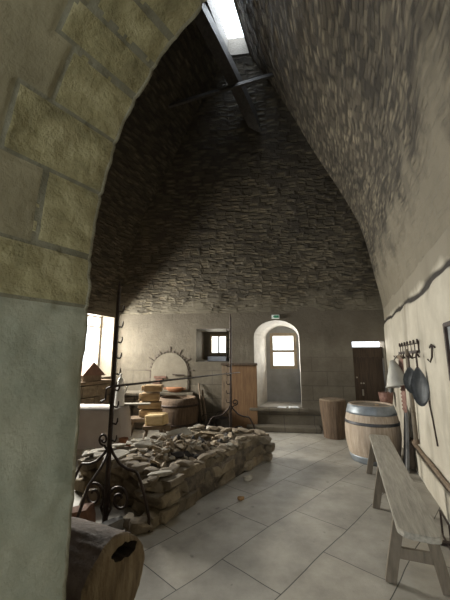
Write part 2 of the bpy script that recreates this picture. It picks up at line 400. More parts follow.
loft(bm, small, 0, small_in, -.5, 0); plane_holes(bm, small_in, [win_s], -.5, 0); loft(bm, win_s, -.5, win_s, -.74, 0)
loft(bm, doorh, 0, doorh, -.3, 0)
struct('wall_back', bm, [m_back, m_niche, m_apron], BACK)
# windows
def window(name, fr, x0, x1, z0, z1, y, bars_v, bars_h, t=.035, m=None):
    m = m or m_frame
    bm = B()
    for x in (x0 + t / 2, x1 - t / 2): box(bm, (x, y, (z0 + z1) / 2), (t, .05, z1 - z0), bev=.004)
    for z in (z0 + t / 2, z1 - t / 2): box(bm, ((x0 + x1) / 2, y, z), (x1 - x0 - 2 * t, .05, t), bev=.004)
    for x in bars_v: box(bm, (x, y, (z0 + z1) / 2), (t * .8, .035, z1 - z0 - 2 * t))
    for z in bars_h: box(bm, ((x0 + x1) / 2, y, z), (x1 - x0 - 2 * t, .035, t * .8))
    o = struct(name, bm, m, fr)
    bm = B(); box(bm, ((x0 + x1) / 2, y - .005, (z0 + z1) / 2), (x1 - x0 - 2 * t, .004, z1 - z0 - 2 * t))
    p = obj('window_pane', bm, m_glass, o)
    return o
window('window_1', BACK, 1.79, 2.43, 1.22, 2.08, -.80, [], [1.64], .075)
window('window_2', BACK, 3.45, 3.88, 1.56, 2.04, -.56, [3.665], [], .045)
# door with a bright slot above
bm = B(); q = random.Random(3)
for i in range(5):
    x0 = .05 + i * .127
    box(bm, (x0 + .0625, -.18, .76), (.1265, .035, 1.51), bev=.003)
dr = struct('door_1', bm, m_door, BACK)
bm = B(); box(bm, (.365, -.165, 1.61), (.65, .06, .21), bev=.006); box(bm, (.365, -.13, 1.49), (.65, .03, .03))
obj('door_header', bm, m_door, dr)
bm = B(); box(bm, (.50, -.145, .76), (.03, .02, .13), bev=.003); o = obj('door_latch', bm, m_pale, dr); o['label'] = 'pale latch plate'
for x, z in ((.60, 1.07), (.52, .95), (.47, .95)):
    bm = B(); lathe(bm, [(.017, 0), (.017, .01), (.005, .014)], 12, T(x, -.16, z) @ R(-PI / 2, 'X')); o = obj('door_hole_light', bm, m_pale, dr)  # pale discs painted as light showing through holes in the planks

# small blue slate on the small window's sill
bm = B(); box(bm, (3.64, -.30, 1.46), (.44, .34, .10), bev=.01)
struct('trim_1', bm, m_bluest, BACK)
# niche stone sill and base
bm = B(); box(bm, (2.28, -.02, .405), (1.22, .22, .06), bev=.012)
struct('trim_2', bm, m_back, BACK)
bm = B(); box(bm, (2.2, .14, .05), (1.5, .30, .10), bev=.02)
struct('trim_3', bm, m_back, BACK)

# left wall with big window
LL = (FL - BL).length
wl = rect(.10, 2.2, 1.06, 2.42)
bm = B(); plane_holes(bm, rect(0, LL, 0, 2.6), [wl]); loft(bm, wl, 0, rect(.04, 2.3, 1.03, 2.5), -.5)
struct('wall_left', bm, m_left, LEFT)
window('window_3', LEFT, .08, 2.22, 1.04, 2.46, -.42, [.6, .95, 1.3, 1.65], [2.2], .035, m_pale)

# right wall: displaced grid with a long irregular crack
bm = B(); nx, nzv = 220, 160; L_R = (BR - RC).length
lay = bm.verts.layers.float.new('crack')
cz = lambda t: 2.235 + .03 * nz((t * 1.3, 0, 0), 1) + .02 * nz((t * 5, 3, 0), 1) - .03 * math.exp(-((t - 3.3) / .6) ** 2)
for i in range(nx + 1):
    for j in range(nzv + 1):
        t = -.12 + (L_R + .12) * i / nx; z = 2.6 * j / nzv
        d = abs(z - cz(t) ); wdt = .026 + .016 * nz((t * 2.2, 7, 0), 1) + .012 * math.exp(-((t - 3.7) / .5) ** 2)
        k = max(0, 1 - d / max(.008, wdt * 1.5))
        off = .012 * nz((t, z, 1), 1.4) + .006 * nz((t, z, 5), 5) - .022 * min(1, k * 1.4)
        if z < cz(t): off += .02 * min(1, (cz(t) - z) * 8)
        v = bm.verts.new((-t, off, z)); v[lay] = min(1, k * 1.6)
bm.verts.ensure_lookup_table()
for i in range(nx):
    for j in range(nzv):
        a = i * (nzv + 1) + j; bm.faces.new((bm.verts[a], bm.verts[a + nzv + 1], bm.verts[a + nzv + 2], bm.verts[a + 1]))
struct('wall_right', bm, m_right, RIGHT, smooth=True)
a = v3(RC); b = v3(FR)
bm = B(); L2 = (b - a).length
plane_holes(bm, rect(-L2, 0, 0, 2.6), [])
fr2 = frame(a, (a - b), V(((b - a).y, -(b - a).x, 0)))
struct('wall_entrance', bm, m_right, fr2)

# front (arch) wall
s0 = (v3(FL) - D * .75).dot(N); s1 = (v3(FR) - D * .75).dot(N)
archl = [(ARC_N + ARC_R + .06, 0)] + [(ARC_N + arc_rad(PI * k / 40, .06) * math.cos(PI * k / 40), ARC_Z + arc_rad(PI * k / 40, .06) * math.sin(PI * k / 40)) for k in range(41)] + [(ARC_N - ARC_R - .06, 0)]
bm = B(); plane_holes(bm, [(s0, 0), (s0, 3.2), (s1, 3.2), (s1, 0)] + archl, [], .012)
struct('wall_front', bm, m_back, FRONT)

# passage: left jamb, round arch of voussoirs, right jamb
bm = B()
s_up = ARC_Z; s_arc = PI * ARC_R; S = 2 * s_up + s_arc
joints = [(-99, -1, .45), (9.0, 1, .42)]  # angles in degrees where bed joints run
angs = [-2.6, 8.2, 21.8, 32.8, 42, 48.2, 54, 62, 71, 80, 90, 100, 110, 120, 131, 142, 154, 166, 182]
ends = [-9, .505, .345, .46, .40, .45, .38, .50, .36, .46, .38, .48, .4, .5, .4, .45, .38, .5]
def ring_point(s, d, h):
    """point at girth s, depth d, raised h towards the passage axis"""
    rr = ARC_R - h
    if s < s_up: return V((ARC_N - rr, d, s))
    if s < s_up + s_arc:
        a = (s - s_up) / ARC_R; rr = arc_rad(a) - h
        return V((ARC_N - rr * math.cos(a), d, ARC_Z + rr * math.sin(a)))
    return V((ARC_N + rr, d, S - s))
svals = []; s = 0
while s < S:
    svals.append(s); s += .013 if s < s_up + s_arc * .5 else .05
svals.append(S)
dvals = [-2.3, -1.8, -1.3, -.9, -.6, -.4, -.25, -.12, -.02]; d = .06
while d < .735: dvals.append(d); d += .0125
dvals += [.74, .75]
grid = []; info = []
for s in svals:
    row = []; ir = []
    ang = math.degrees((s - s_up) / ARC_R)
    near = min(abs(ang - a) for a in angs) * ARC_R * PI / 180 if s < s_up + s_arc else 1
    pier = ang < angs[0]
    cell = None
    for i in range(len(angs) - 1):
        if angs[i] <= ang < angs[i + 1]: cell = i
    for d in dvals:
        p3 = (s, d, 0)
        h = .006 * nz(p3, 3) + .003 * nz(p3, 11); kind = 0 if pier else 4
        if cell is not None and d > ends[cell] - .008 and s < s_up + s_arc:
            dj = min(near + .004 * nz((s, d * 9, 0), 3), abs(d - ends[cell]) + .004 * nz((s * 9, d, 0), 3))
            kind = 1
            if dj < .009: h -= .009 * (1 - dj / .009) ; kind = 2
            else: h += .004 + .009 * nz((s * 2, d * 2, cell * 3), 5) + .007 * nz((s, d * .6, cell), 22) - .006 * (cell % 2)
        if s < s_up + .03:
            h += .004 * nz((s, d, 9), 14)
        edge = max(0, (d - .66) / .09)
        if edge > 0:
            h -= edge ** 2 * (.004 + .022 * max(0, nz((s * 1.3, 4, 2), 3)) + .010 * nz((s, 1, 2), 17))
            if edge > .75: kind = 3
        if near < .02 and d > .60: h -= .008 * (1 - near / .02)
        row.append(bm.verts.new(ring_point(s, d, h))); ir.append(kind)
    row.append(bm.verts.new(ring_point(s, .765, -.13))); ir.append(3)
    grid.append(row); info.append(ir)
for i in range(len(svals) - 1):
    for j in range(len(dvals)):
        f = bm.faces.new((grid[i][j], grid[i + 1][j], grid[i + 1][j + 1], grid[i][j + 1]))
        k = info[i][j]; f.material_index = {0: 0, 1: 1, 2: 3, 3: 2, 4: 4}[k]
m_jamb_up = mat('ochre_render', [(.13, .11, .06), (.20, .172, .10), (.28, .245, .15)], scale=2.6, bump=.6, bscale=28, dist=.012)
m_mortar = mat('joint_mortar', [(.10, .09, .055), (.17, .155, .10)], scale=8, bump=.6)
struct('wall_passage', bm, [m_jamb_pl, m_jamb_st, m_jamb_ar, m_mortar, m_jamb_up], PASS, smooth=False)
for p in bpy.data.objects['wall_passage'].data.polygons: p.use_smooth = True

# rubble vault that narrows to the smoke hole
TOP = [V((.45, 5.0)), V((.055, 5.05)), V((-.44, 3.7)), V((-.05, 3.6)), V((.20, 4.3))]
COR = [BR, BL, FL, FR, RC]
ZS = [2.5, 3.2, 4.2, 4.8, 5.6, 6.4, 7.14]
KB = [1, .945, .85, .715, .47, .25, 0]; KF = [1, 1, .9, .75, .49, .26, 0]
def interp(ks, z):
    z = min(max(z, ZS[0]), ZS[-1])
    for i in range(len(ZS) - 1):
        if z <= ZS[i + 1]:
            t = (z - ZS[i]) / (ZS[i + 1] - ZS[i]); h = ZS[i + 1] - ZS[i]
            def sl(j):
                if j == 0: return (ks[1] - ks[0]) / (ZS[1] - ZS[0]) * .3
                if j == len(ZS) - 1: return (ks[-1] - ks[-2]) / (ZS[-1] - ZS[-2])
                return (ks[j + 1] - ks[j - 1]) / (ZS[j + 1] - ZS[j - 1])
            m0, m1 = sl(i) * h, sl(i + 1) * h
            return (2 * t**3 - 3 * t * t + 1) * ks[i] + (t**3 - 2 * t * t + t) * m0 + (-2 * t**3 + 3 * t * t) * ks[i + 1] + (t**3 - t * t) * m1
KK = [KB, KB, KF, KF, KB]
def corner(i, z): 
    p = TOP[i] + (COR[i] - TOP[i]) * interp(KK[i], z)
    return v3(p, z)
def vault_side(name, i, j, z0, m, nu=70):
    bm = B(); uvl = bm.loops.layers.uv.new('UVMap'); nv = int((7.14 - z0) / .05)
    base = v3(COR[j] - COR[i]); L = base.length; bdir = base.normalized()
    g = []; vv = 0; prev = None
    for b in range(nv + 1):
        z = z0 + (7.14 - z0) * b / nv
        p0, p1 = corner(i, z), corner(j, z); mid = (p0 + p1) / 2
        if prev is not None: vv += math.sqrt((z - prev[1]) ** 2 + ((mid - prev[0]).dot(V((-bdir.y, bdir.x, 0)))) ** 2)
        prev = (mid, z); row = []
        for a in range(nu + 1):
            p = p0.lerp(p1, a / nu)
            u = (p - v3(COR[i])).dot(bdir)
            nrm = V((-bdir.y, bdir.x, 0))
            w_ = min(1, b / 6, (nv - b) / 4) * min(1, a / 3, (nu - a) / 3)
            off = (.05 * nz((u, vv, i * 7), .9) + .018 * nz((u * 1.2, vv * 4.5, i), 2.2)) * w_
            row.append((bm.verts.new(p + nrm * off), (u, vv)))
        g.append(row)
    for b in range(nv):
        for a in range(nu):
            q4 = (g[b][a], g[b][a + 1], g[b + 1][a + 1], g[b + 1][a])
            f = bm.faces.new([x[0] for x in q4])
            for lp, x in zip(f.loops, q4): lp[uvl].uv = x[1]
    return struct(name, bm, m, smooth=True)
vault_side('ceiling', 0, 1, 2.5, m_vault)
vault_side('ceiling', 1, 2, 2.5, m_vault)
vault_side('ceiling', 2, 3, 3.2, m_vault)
vault_side('ceiling', 3, 4, 2.5, m_vault_r, 30)
vault_side('ceiling', 4, 0, 2.5, m_vault_r)
bm = B()                                                 # throat of the smoke hole
a_ = [bm.verts.new(v3(p, 7.12)) for p in TOP]; b_ = [bm.verts.new(v3(p, 7.5)) for p in TOP]
for i in range(5): bm.faces.new((a_[i], a_[(i + 1) % 5], b_[(i + 1) % 5], b_[i]))
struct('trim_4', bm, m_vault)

# timbers across the smoke hole
def beam(name, a, b, sx, sz, label, sag=0, n=10):
    a, b = V(a), V(b); d = (b - a).normalized(); s = d.cross(V((0, 0, 1))).normalized(); u = s.cross(d)
    bm = B(); rings = []
    for i in range(n + 1):
        t = i / n; p = a.lerp(b, t) + u * sag * math.sin(PI * t)
        rings.append([bm.verts.new(p + s * x * sx * (.5 + .05 * nz((t * 5, x, z), 2)) + u * z * sz * .5) for x, z in ((-1, -1), (1, -1), (1, 1), (-1, 1))])
    for i in range(n):
        for k in range(4): bm.faces.new((rings[i][k], rings[i][(k + 1) % 4], rings[i + 1][(k + 1) % 4], rings[i + 1][k]))
    bm.faces.new(rings[0]); bm.faces.new(rings[-1][::-1])
    return tag(obj(name, bm, m_beam), label, 'beam')
beam('timber_brace', (1.18, 6.55, 5.52), (-.50, 4.05, 7.05), .21, .20, 'thick dark curved timber running from the smoke hole down onto the rear vault', .14)
beam('cross_timber', (-1.1, 5.2, 6.15), (1.22, 4.85, 6.62), .05, .06, 'thin dark timber crossing the vault below the smoke hole, its upper edge lit')

# ---------------------------------------------------------------- oven mouth in the back wall
ov = thing('bread_oven', 'blocked bread oven with a round arched mouth in the rear wall', 'oven', BACK)
bm = B(); al = arch_loop(4.28, 5.14, .74, 1.16, .43, 18)
prism(bm, [(x, z) for x, z in al], .0, .025); obj('mouth_filling', bm, m_ovenpl, ov)
bm = B(); q = random.Random(5)
for k in range(19):
    a = PI * (k + .5) / 19; c, s = math.cos(a), math.sin(a)
    L_ = q.uniform(.02, .05) if k % 3 else q.uniform(.10, .16)
    box(bm, (4.71 + (.445 + L_ / 2) * c, .008, 1.16 + (.445 + L_ / 2) * s), (L_, .014, .02 if L_ > .06 else .045), R(-a, 'Y'))
for z in (.84, .95, 1.06, 1.14):
    for x in (4.26, 5.16): box(bm, (x, .01, z), (.03, .02, .085))
obj('brick_arch', bm, m_tile, ov)
bm = B(); 
for k, (x, z) in enumerate(((4.98, 1.05), (4.94, .99), (5.0, .93), (4.95, .87), (4.86, 1.05))): box(bm, (x, .035, z), (.17, .03, .05), bev=.005)
o = obj('brick_patch', bm, m_brick, ov); o['label'] = 'reddish bricks in the filling'
bm = B(); box(bm, (4.7, .06, .70), (1.15, .16, .06), bev=.012); obj('oven_sill', bm, m_back, ov)
bm = B(); tube(bm, [(4.34, .06, 1.10), (4.62, .06, 1.11)], .014, 6); obj('iron_bar', bm, m_iron, ov)
# terracotta dish on oven sill
t = thing('terracotta_dish', 'orange terracotta dish with handles lying on the oven sill', 'dish', BACK @ T(4.55, .11, .73))
bm = B(); lathe(bm, [(.05, 0), (.14, .03), (.17, .08), (.18, .11), (.165, .11), (.12, .04), (.02, .02)], 24, Matrix.Diagonal((1.1, .4, 1, 1))); obj('bowl', bm, m_terra, t, True)
for s_ in (-1, 1):
    bm = B(); tube(bm, [(s_ * .18, 0, .09), (s_ * .25, 0, .10), (s_ * .25, 0, .075), (s_ * .18, 0, .06)], .010, 6); obj('handle', bm, m_terra, t)

# stone counter under the left window, and back-left masonry bench
t = thing('stone_counter', 'long brown masonry counter in the rear left corner', 'counter', BACK)
bm = B(); q = random.Random(2)
for row in range(3):
    x = 5.05 + .0
    while x < 5.95:
        l = q.uniform(.22, .38); box(bm, (x + l / 2, .22, .12 + row * .22), (l - .012, .42 + q.uniform(-.01, .02), .21), bev=.02); x += l
obj('masonry', bm, m_back, t)
bm = B(); box(bm, (5.5, .23, .71), (.98, .48, .07), bev=.015); obj('counter_slab', bm, m_back, t)
t = thing('window_bench', 'tall brown masonry ledge below the bright left window', 'ledge', LEFT)
bm = B()
for row in range(4):
    x = .42
    while x < 2.5:
        l = q.uniform(.28, .5); box(bm, (x + l / 2, .14, .12 + row * .235), (l - .012, .26 + q.uniform(-.01, .02), .225), bev=.02); x += l
obj('masonry', bm, m_stone, t)
bm = B(); box(bm, (1.45, .15, .985), (2.15, .32, .07), bev=.015); o = obj('ledge_slab', bm, m_old, t)
# gabled wooden box on the ledge
t = thing('wooden_hutch', 'brown pitched wooden hutch silhouetted in the left window', 'box', LEFT @ T(.93, .14, 1.02))
bm = B(); box(bm, (0, 0, .06), (.50, .22, .12), bev=.006); obj('body', bm, m_old, t)
bm = B(); prism(bm, [(-.34, .10), (.02, .38), (.30, .12)], -.14, .14); obj('lid', bm, m_brick, t)

# ---------------------------------------------------------------- table with cloth
TB = T(-2.34, 5.36, 0) @ R(math.radians(-4), 'Z')
t = thing('trestle_table', 'long narrow table under a white cloth beside the left window', 'table', TB)
bm = B(); box(bm, (0, 0, .69), (1.40, .42, .035), bev=.004); obj('tabletop', bm, m_old, t)
for x in (-.62, .62):
    for y in (-.15, .15):
        bm = B(); box(bm, (x, y, .336), (.06, .06, .672), bev=.004); obj('leg', bm, m_old, t)
bm = B(); nxx = 90; rows = []
prof = [(-.225, .10), (-.228, .3), (-.226, .5), (-.224, .66), (-.21, .716), (0, .718), (.21, .716), (.225, .66), (.23, .45), (.23, .3)]
for i in range(nxx + 1):
    x = -.72 + 1.43 * i / nxx; r_ = []
    for y, z in prof:
        amp = max(0, (.7 - z)) * .05
        yy = y + (1 if y > 0 else -1) * amp * (math.sin(x * 26 + math.sin(x * 7) * 2) * .5 + .6)
        zz = z + (.04 * math.sin(x * 4) if z < .35 else 0)
        r_.append(bm.verts.new((x, yy, zz)))
    rows.append(r_)
for i in range(nxx):
    for j in range(len(prof) - 1): bm.faces.new((rows[i][j], rows[i + 1][j], rows[i + 1][j + 1], rows[i][j + 1]))
prev = rows[-1]
for kx in range(1, 6):                                    # hanging end
    nr = []
    for j, (y, z) in enumerate(prof):
        ztop = min(z, .66); bulge = .05 * math.sin(PI * kx / 5)
        zz = z if z < .6 else z - (z - .62) * 0 
        nr.append(bm.verts.new((.72 + .012 * kx + bulge * .3, y * (1 - .02 * kx), min(.716, z) - (.10 * kx if z > .6 else .02 * kx))))
    for j in range(len(prof) - 1): bm.faces.new((prev[j], nr[j], nr[j + 1], prev[j + 1]))
    prev = nr
bmesh.ops.solidify(bm, geom=bm.faces[:], thickness=.004)
o = obj('tablecloth', bm, m_cloth, None, True, TB); tag(o, 'white cloth draped over the narrow table by the left window', 'tablecloth')
# plank resting on the table end
bm = B(); box(bm, (0, 0, 0), (.56, .14, .022), bev=.004)
o = obj('plank', bm, m_bench, None, False, T(-1.52, 5.42, .738) @ R(math.radians(4), 'Z')); tag(o, 'thin pale plank sticking out past the cloth-covered table end', 'plank')
# white enamel coffee pot
t = thing('enamel_jug', 'tall white enamel jug with a knobbed lid on the cloth-covered table', 'jug', T(-1.715, 5.33, .724))
bm = B(); lathe(bm, [(.075, 0), (.08, .02), (.07, .18), (.055, .30), (.045, .36), (.05, .38)], 24); obj('body', bm, m_white, t, True)
bm = B(); lathe(bm, [(.052, .38), (.045, .41), (.02, .44), (.012, .46)], 20); lidd = obj('lid', bm, m_white, t, True)
bm = B(); lathe(bm, [(.011, .455), (.022, .48), (.02, .50), (.004, .51)], 20); obj('knob', bm, m_white, lidd, True)
bm = B(); tube(bm, [(-.055, 0, .32), (-.12, 0, .31), (-.14, 0, .2), (-.12, 0, .1), (-.07, 0, .07)], .009, 8); obj('handle', bm, m_white, t, True)
bm = B(); tube(bm, [(.06, 0, .18), (.10, 0, .25), (.12, 0, .34)], [.02, .014, .01], 8); obj('spout', bm, m_white, t, True)
# terracotta jar on the floor
t = thing('terracotta_jar', 'brown terracotta jar on the floor by the table end', 'jar', T(-1.50, 4.95, 0))
bm = B(); lathe(bm, [(.06, 0), (.10, .06), (.12, .15), (.10, .24), (.06, .29), (.07, .32), (.055, .32), (.05, .28)], 24); obj('body', bm, m_terra, t, True)

# ---------------------------------------------------------------- sawing horse, stacked timbers
def splay_stool(name, label, x, y, rz, L_, W_, H_, m, cat='stool'):
    t = thing(name, label, cat, T(x, y, 0) @ R(rz, 'Z'))
    bm = B(); box(bm, (0, 0, H_ - .03), (L_, W_, .06), bev=.008); obj('seat', bm, m, t)
    for sx in (-1, 1):
        for sy in (-1, 1):
            bm = B(); tube(bm, [(sx * L_ * .36, sy * W_ * .25, H_ - .06), (sx * L_ * .52, sy * W_ * .75, 0)], [.026, .02], 8); obj('leg', bm, m, t)
    return t
splay_stool('work_stool', 'low splay-legged wooden stool under the yellow block', -1.18, 5.78, .12, .46, .26, .34, m_old)
bm = B(); box(bm, (0, 0, .09), (.36, .22, .18), bev=.03); box(bm, (.0, 0, .195), (.34, .03, .01))
o = obj('timber_block', bm, m_yell, None, False, T(-1.18, 5.76, .345) @ R(-.25, 'Z') @ R(-.08, 'Y')); tag(o, 'bright yellow squared wood block on the low splay-legged stool', 'wood block')
splay_stool('trestle_stool', 'brown trestle carrying the stack of four timbers', -1.44, 6.16, .1, .66, .34, .40, m_old, 'trestle')
stack_l = ['lowest of the four timbers stacked on the trestle', 'second timber from the bottom of the trestle stack', 'third timber from the bottom of the trestle stack', 'topmost timber of the stack on the trestle']
z = .402; q = random.Random(11)
for i in range(4):
    h = (.15, .14, .16, .14)[i]
    bm = B(); box(bm, (0, 0, h / 2), (.40 + q.uniform(-.08, .05), .24, h - .02), bev=.02)
    for v in bm.verts: v.co += V((0, .01 * nz(v.co, 9), 0))
    o = obj('stacked_timber', bm, m_tan, None, False, T(-1.38 + q.uniform(-.03, .03), 6.14 + q.uniform(-.02, .02), z) @ R(q.uniform(-.25, .25), 'Z') @ R(q.uniform(-.02, .02), 'Y')); tag(o, stack_l[i], 'timber', 'timbers stacked on the trestle')
    bm = B(); box(bm, (-.20, 0, h / 2), (.012, .22, h - .05), bev=.004); obj('sawn_end', bm, m_tanend, o)
    z += h
# firewood heap left of the stool
fw = [(-2.04, 5.98, .082, .2, .08), (-2.06, 6.16, .088, .25, .085), (-1.96, 6.07, .225, .15, .075), (-2.14, 6.08, .225, .3, .07), (-2.04, 6.08, .355, .1, .07)]
fl = ['front log at the bottom of the firewood heap left of the timbers', 'rear bottom log of the firewood heap left of the timbers', 'right log in the middle of the firewood heap', 'left log in the middle of the firewood heap', 'top log of the firewood heap left of the timbers']
for k, (x, y, z, rz, r_) in enumerate(fw):
    bm = B(); tube(bm, [(-.22, 0, 0), (-.07, .008, .004), (.09, -.006, 0), (.22, 0, .004)], [r_, r_ * 1.04, r_, r_ * .96], 12)
    o = obj('firewood_log', bm, m_stump, None, False, T(x, y, z) @ R(rz, 'Z')); tag(o, fl[k], 'log', 'firewood heap')
# big wooden vat under the oven
t = thing('wooden_vat', 'large round staved vat standing below the bread oven', 'vat', T(-.98, 6.85, 0))
bm = B(); lathe(bm, [(.36, 0), (.41, .2), (.43, .4), (.41, .58), (.37, .68), (.34, .68), (.38, .5), (.38, .1), (0.01, .08)], 96, jit=lambda a, z: 1 + .006 * abs(math.sin(a * 12))); obj('staves', bm, m_stump, t, True)
for z_, r_ in ((.16, .412), (.52, .424)):
    bm = B(); lathe(bm, [(r_ - .008, z_), (r_ + .006, z_), (r_ + .004, z_ + .04), (r_ - .01, z_ + .04)], 36, closed_ends=False); obj('hoop', bm, m_iron, t, True)
# poles leaning beside the vat
for k, (x, r_, h, lab) in enumerate(((3.92, .018, .92, 'left one of two thin poles leaning on the rear wall by the vat'), (3.84, .026, .78, 'shorter thicker pole leaning on the rear wall by the vat'))):
    bm = B(); tube(bm, [(x - .10, .40, .02), (x, .22, h * .5), (x + .10, .04, h)], r_, 8)
    o = obj('leaning_pole', bm, m_old, None, False, BACK); tag(o, lab, 'pole')
# dark pots by the wall
for k, (x, y, r_, lab) in enumerate(((3.78, .34, .14, 'left dark round pot on the floor beneath the small window'), (3.46, .32, .17, 'larger dark pot on the floor before the brown panel'), (3.62, .62, .10, 'smallest dark pot in front of its two neighbours'))):
    t = thing('iron_pot', lab, 'pot', BACK @ T(x, y, 0), group='dark pots by the rear wall')
    bm = B(); lathe(bm, [(r_ * .5, 0), (r_ * .95, r_ * .4), (r_, r_ * .9), (r_ * .75, r_ * 1.4), (r_ * .85, r_ * 1.55), (r_ * .7, r_ * 1.5), (r_ * .6, r_ * 1.3), (.01, r_ * .3)], 20); obj('body', bm, m_char, t, True)
    bm = B(); tube(bm, [(r_ * .85 * math.cos(a), 0, r_ * 1.5 + r_ * .8 * math.sin(a)) for a in [PI * i / 8 for i in range(9)]], .008, 6); obj('handle', bm, m_iron, t)

# ---------------------------------------------------------------- brown wooden panel by the wall
t = thing('plank_screen', 'brown plank screen standing against the rear wall left of the niche', 'screen', BACK)
bm = B(); box(bm, (3.0, .06, .67), (.55, .035, 1.32), bev=.004); obj('wide_board', bm, m_panel, t)
bm = B(); box(bm, (3.395, .06, .67), (.20, .035, 1.32), bev=.004); obj('narrow_board', bm, m_old, t)
bm = B(); box(bm, (3.11, .085, 1.345), (.80, .05, .05), bev=.004); obj('top_rail', bm, m_door, t)
# old electric conduit? narrow pale board strip next to the post
# ---------------------------------------------------------------- exit sign and papers in the niche
t = thing('exit_sign', 'small white and green emergency sign above the arched niche', 'sign', BACK @ T(2.29, .03, 2.385))
bm = B(); box(bm, (0, 0, 0), (.17, .05, .085), bev=.006); obj('housing', bm, m_sign, t)
bm = B(); box(bm, (-.02, .028, .0), (.10, .006, .055)); obj('pictogram', bm, m_green, t)
bm = B(); box(bm, (.035, .028, .0), (.03, .006, .03)); obj('arrow', bm, m_green, t)
bm = B(); box(bm, (0, 0, 0), (.20, .13, .02), bev=.003)
o = obj('paper_stack', bm, m_paper, None, False, BACK @ T(1.96, -.03, .447) @ R(.2, 'Z')); tag(o, 'white stack of papers on the right of the niche sill', 'papers')
bm = B(); box(bm, (0, 0, 0), (.18, .13, .012), bev=.003)
o = obj('folded_leaflet', bm, m_paper, None, False, BACK @ T(2.20, -.06, .443) @ R(-.3, 'Z')); tag(o, 'thin white leaflet in the middle of the niche sill', 'leaflet')

# ---------------------------------------------------------------- stump by the wall
t = thing('tree_stump', 'dark upright tree stump by the rear wall between niche and door', 'stump', T(2.08, 6.35, 0))
bm = B(); lathe(bm, [(.19, 0), (.20, .15), (.215, .35), (.235, .55), (.24, .68)], 30, jit=lambda a, z: 1 + .06 * nz((math.cos(a) * 2, math.sin(a) * 2, z * .6), 1.4)); obj('trunk', bm, m_stump, t)
bm = B(); lathe(bm, [(.232, .68), (.228, .70), (.20, .705), (.01, .70)], 30, closed_ends=False, jit=lambda a, z: 1 + .06 * nz((math.cos(a) * 2, math.sin(a) * 2, .4), 1.4)); obj('cut_top', bm, m_stumptop, t)

# ---------------------------------------------------------------- barrel
t = thing('wine_barrel', 'oak barrel with a wide zinc hoop standing near the rear door', 'barrel', T(2.22, 5.02, 0))
H = .80
def br(z): k = (z / H - .5) * 2; return .385 - .075 * k * k
prof = [(br(H * i / 14), H * i / 14) for i in range(15)] + [(br(H) - .025, H), (br(H) - .03, H - .03), (.01, H - .032)]
bm = B(); lathe(bm, prof, 52, jit=lambda a, z: 1 + .004 * abs(math.sin(a * 13))); obj('staves', bm, m_barrel, t)
def hoop(z0, z1, m, nm='hoop', e=.006):
    bm = B(); pr = [(br(z0 + (z1 - z0) * i / 4) + e, z0 + (z1 - z0) * i / 4) for i in range(5)]
    pr = [(br(z0), z0)] + pr + [(br(z1), z1)]
    lathe(bm, pr, 52, closed_ends=False); o = obj(nm, bm, m, t, True); return o
hoop(H - .13, H - .004, m_hoop)['label'] = 'wide galvanised top hoop'
hoop(.53, .57, m_hoopd); hoop(.002, .10, m_hoop)
bm = B(); lathe(bm, [(.30, H - .028), (.30, H - .02), (.01, H - .02)], 40); hd = obj('head', bm, m_benchleg, t)
bm = B(); lathe(bm, [(.028, H - .022), (.026, H - .008), (.005, H - .006)], 14, T(.08, -.04, 0)); obj('bung', bm, m_tan, hd)

# ---------------------------------------------------------------- bench
ang = math.atan2(.353, .9356)
t = thing('wooden_bench', 'long narrow grey wooden bench with splayed legs along the right wall', 'bench', T(1.645, 3.35, 0) @ R(-ang, 'Z'))
bm = B(); L_ = 2.66; hw = .122
pl_ = [(-hw, -L_ / 2 + .06), (-hw + .03, -L_ / 2 + .015), (-.05, -L_ / 2), (.05, -L_ / 2 - .005), (hw - .02, -L_ / 2 + .01), (hw, -L_ / 2 + .07), (hw, L_ / 2 - .05), (hw - .03, L_ / 2), (-hw + .03, L_ / 2), (-hw, L_ / 2 - .05)]
n_ = len(pl_); a_ = [bm.verts.new((x, y, .45)) for x, y in pl_]; b_ = [bm.verts.new((x, y, .412)) for x, y in pl_]
bm.faces.new(a_); bm.faces.new(b_[::-1])
for i in range(n_): bm.faces.new((a_[i], b_[i], b_[(i + 1) % n_], a_[(i + 1) % n_]))
bmesh.ops.bevel(bm, geom=[e for e in bm.edges if abs(e.verts[0].co.z - e.verts[1].co.z) < .001], offset=.005, segments=2, affect='EDGES')
obj('seat', bm, m_bench, t)
for yy in (-1.03, .10, 1.12):
    for sx in (-1, 1):
        bm = B(); rot = R(sx * -.20, 'Y') @ R(.0, 'X')
        box(bm, (sx * .125, yy, .206), (.07, .042, .425), rot, bev=.004)
        for v in bm.verts: v.co.z = min(max(v.co.z, 0), .415)
        obj('leg', bm, m_benchleg, t)
    bm = B(); box(bm, (0, yy, .19), (.235, .026, .07), bev=.004); obj('stretcher', bm, m_benchleg, t)

# ---------------------------------------------------------------- things along the right wall
def rw(tt, off, z): return RIGHT @ T(-tt, off, z)
bm = B(); q = random.Random(9); pts = [(-2.22 - .11 * i, .045 + .004 * q.uniform(-1, 1), .375 + .006 * q.uniform(-1, 1)) for i in range(22)]
tube(bm, pts, .026, 8, flat=1.3)
o = obj('wall_rail', bm, m_old, None, False, RIGHT); tag(o, 'dark wooden rail fixed low along the pale right wall', 'rail')
bm = B(); box(bm, (-2.23, .06, .20), (.05, .07, .40), bev=.01)
obj('end_post', bm, m_old, o)
